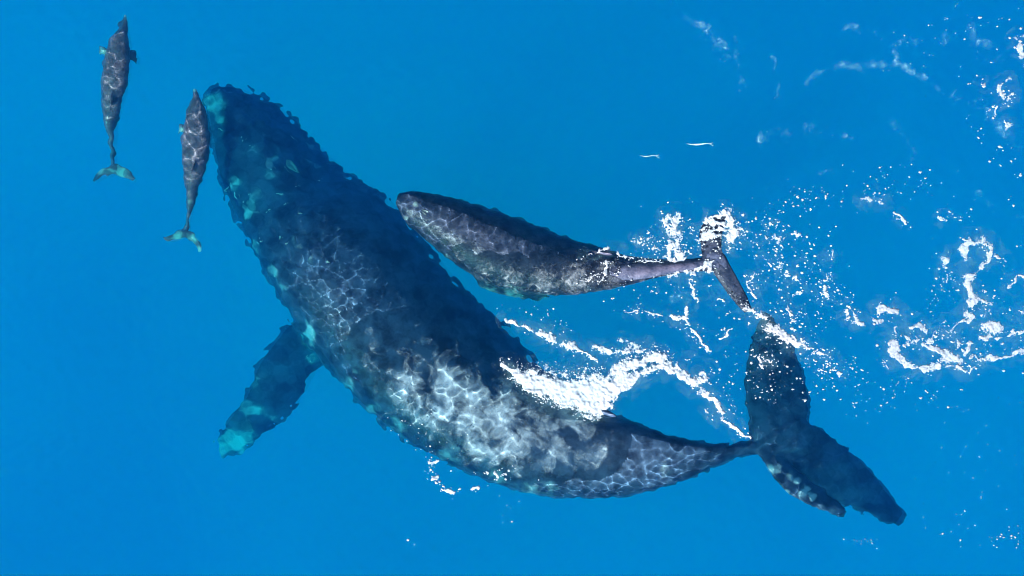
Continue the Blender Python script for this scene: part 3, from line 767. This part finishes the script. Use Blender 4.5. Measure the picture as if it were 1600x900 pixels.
    plume(f, 'aerated_water', 'pale aerated water under the drifting foam rings at right', milky, -.10, 1.25)
    f.mesh('drifting_foam', 'torn rings and flecks of white foam drifting behind the tails', foam_thin, thick=.022, lace=.36)
    # flecks below the big whale's belly
    f = Field(560, 600, 860, 870, 404)
    f.along(55, [(590, 650), (640, 680), (690, 690), (760, 720), (830, 750)], 14, .6, 1.6)
    f.along(34, [(672, 690), (674, 740), (690, 764), (715, 770), (765, 762)], 4, .8, 2.4); f.specks(16, 770, 740, 50, 12, .8, 2.6)
    f.specks(12, 795, 790, 20, 30, .6, 1.2); f.blob(638, 843, 2.2); f.blob(648, 850, 1); f.specks(60, 730, 660, 150, 60, .5, 1.1)
    for p, w in [([(673, 722), (684, 718)], 3), ([(686, 762), (704, 768)], 3), ([(680, 745), (676, 752)], 3), ([(712, 765), (716, 764)], 2.5), ([(740, 768), (748, 767)], 2.5), ([(760, 738), (762, 740)], 4), ([(776, 742), (778, 750)], 3.5)]:
        f.stroke(p, w, .95)
    f.mesh('foam_flecks', 'small white foam flecks floating below the belly of the big whale', foam_white, thick=.02)
build_foam()

# ---------------------------------------------------------------- bubbles trapped under the surface
def build_bubbles():
    # thin veils of bubbles dragged over the backs
    def veil(src, spots, lift, squeeze, mat, label):
        P, N = coords(src)
        sp, x, y = gauss_px(P, spots)
        keep = (sp > .08) & (N[:, 2] > .15)
        polys = [tuple(q.vertices) for q in src.polygons]
        ok = [q for q in polys if all(keep[i] for i in q)]
        used = sorted({i for q in ok for i in q}); mp = {i: j for j, i in enumerate(used)}
        used = np.array(used)
        V = P[used] + N[used] * lift
        V[:, 2] = V[:, 2] * squeeze - .02
        me = mesh_from('bubble_veil', V, [[mp[i] for i in q] for q in ok])
        set_attr(me, 'dens', sp[used])
        o = link('bubble_veil', me, mat)
        o.cycles.is_caustics_receiver = True
        tag(o, label, 'bubbles', kind='stuff')
    veil(mother_me, [(640, 565, 50, .55), (700, 600, 55, .8), (640, 610, 45, .8), (740, 640, 55, .95), (690, 650, 40, .85), (790, 640, 50, .9), (840, 650, 45, .85), (800, 690, 50, .85), (860, 705, 40, .6), (745, 690, 40, .8),
             (880, 665, 45, .7), (590, 550, 45, .4), (600, 610, 30, .5), (920, 690, 50, .45), (820, 605, 35, .7), (660, 640, 30, .7), (700, 690, 22, .5)], .03, .65,
         bubble_material('bubble_veil', (.64, .68, .80), .60, 3.0, .15, 1.55), 'milky veil of fine bubbles sliding over the back of the big whale')
    veil(calf_me, [(760, 425, 22, .6), (800, 435, 25, .75), (850, 440, 28, .85), (900, 435, 30, .9), (950, 425, 25, .9), (1000, 420, 22, .8), (720, 400, 14, .45), (1040, 415, 18, .9)], .018, .6,
         bubble_material('bubble_veil_thin', (.66, .60, .68), .42, 14, .1, 1.7), 'thin pinkish film of bubbles along the lower flank of the calf')
    # faint wisps in the open water
    f = Field(1020, -10, 1600, 560, 505)
    for p, w, a in [([(1262, 128), (1290, 108), (1318, 98), (1350, 104)], 9, .9), ([(1350, 104), (1385, 100), (1420, 105), (1450, 120)], 9, .9), ([(1392, 60), (1400, 90)], 5, .7),
                    ([(1150, 60), (1156, 120)], 6, .6), ([(1205, 90), (1214, 160)], 5, .6), ([(1135, 290), (1150, 330)], 8, .7), ([(1390, 190), (1430, 240)], 9, .6), ([(1500, 40), (1560, 90)], 16, .6), ([(1420, 250), (1500, 260)], 8, .6), ([(1060, 20), (1120, 60), (1160, 130)], 14, .45), ([(1330, 40), (1400, 70), (1480, 60)], 12, .5), ([(1180, 220), (1260, 200), (1330, 215)], 10, .45), ([(1460, 130), (1540, 170), (1590, 230)], 12, .5), ([(1050, 470), (1100, 450), (1150, 460)], 8, .5), ([(1200, 300), (1240, 270), (1300, 262)], 9, .5), ([(1530, 300), (1590, 350)], 12, .5)]:
        f.stroke(p, w, a)
    o = f.mesh('bubble_wisps', 'faint pale wisps of bubbles under the surface at upper right', bubble_material('bubble_wisps', (.6, .65, .68), .30, 2.2, .2, 1.5), z=-.35, thr=.12, thick=.0, lace=0)
    o['category'] = 'bubbles'; o.cycles.is_caustics_receiver = True
build_bubbles()
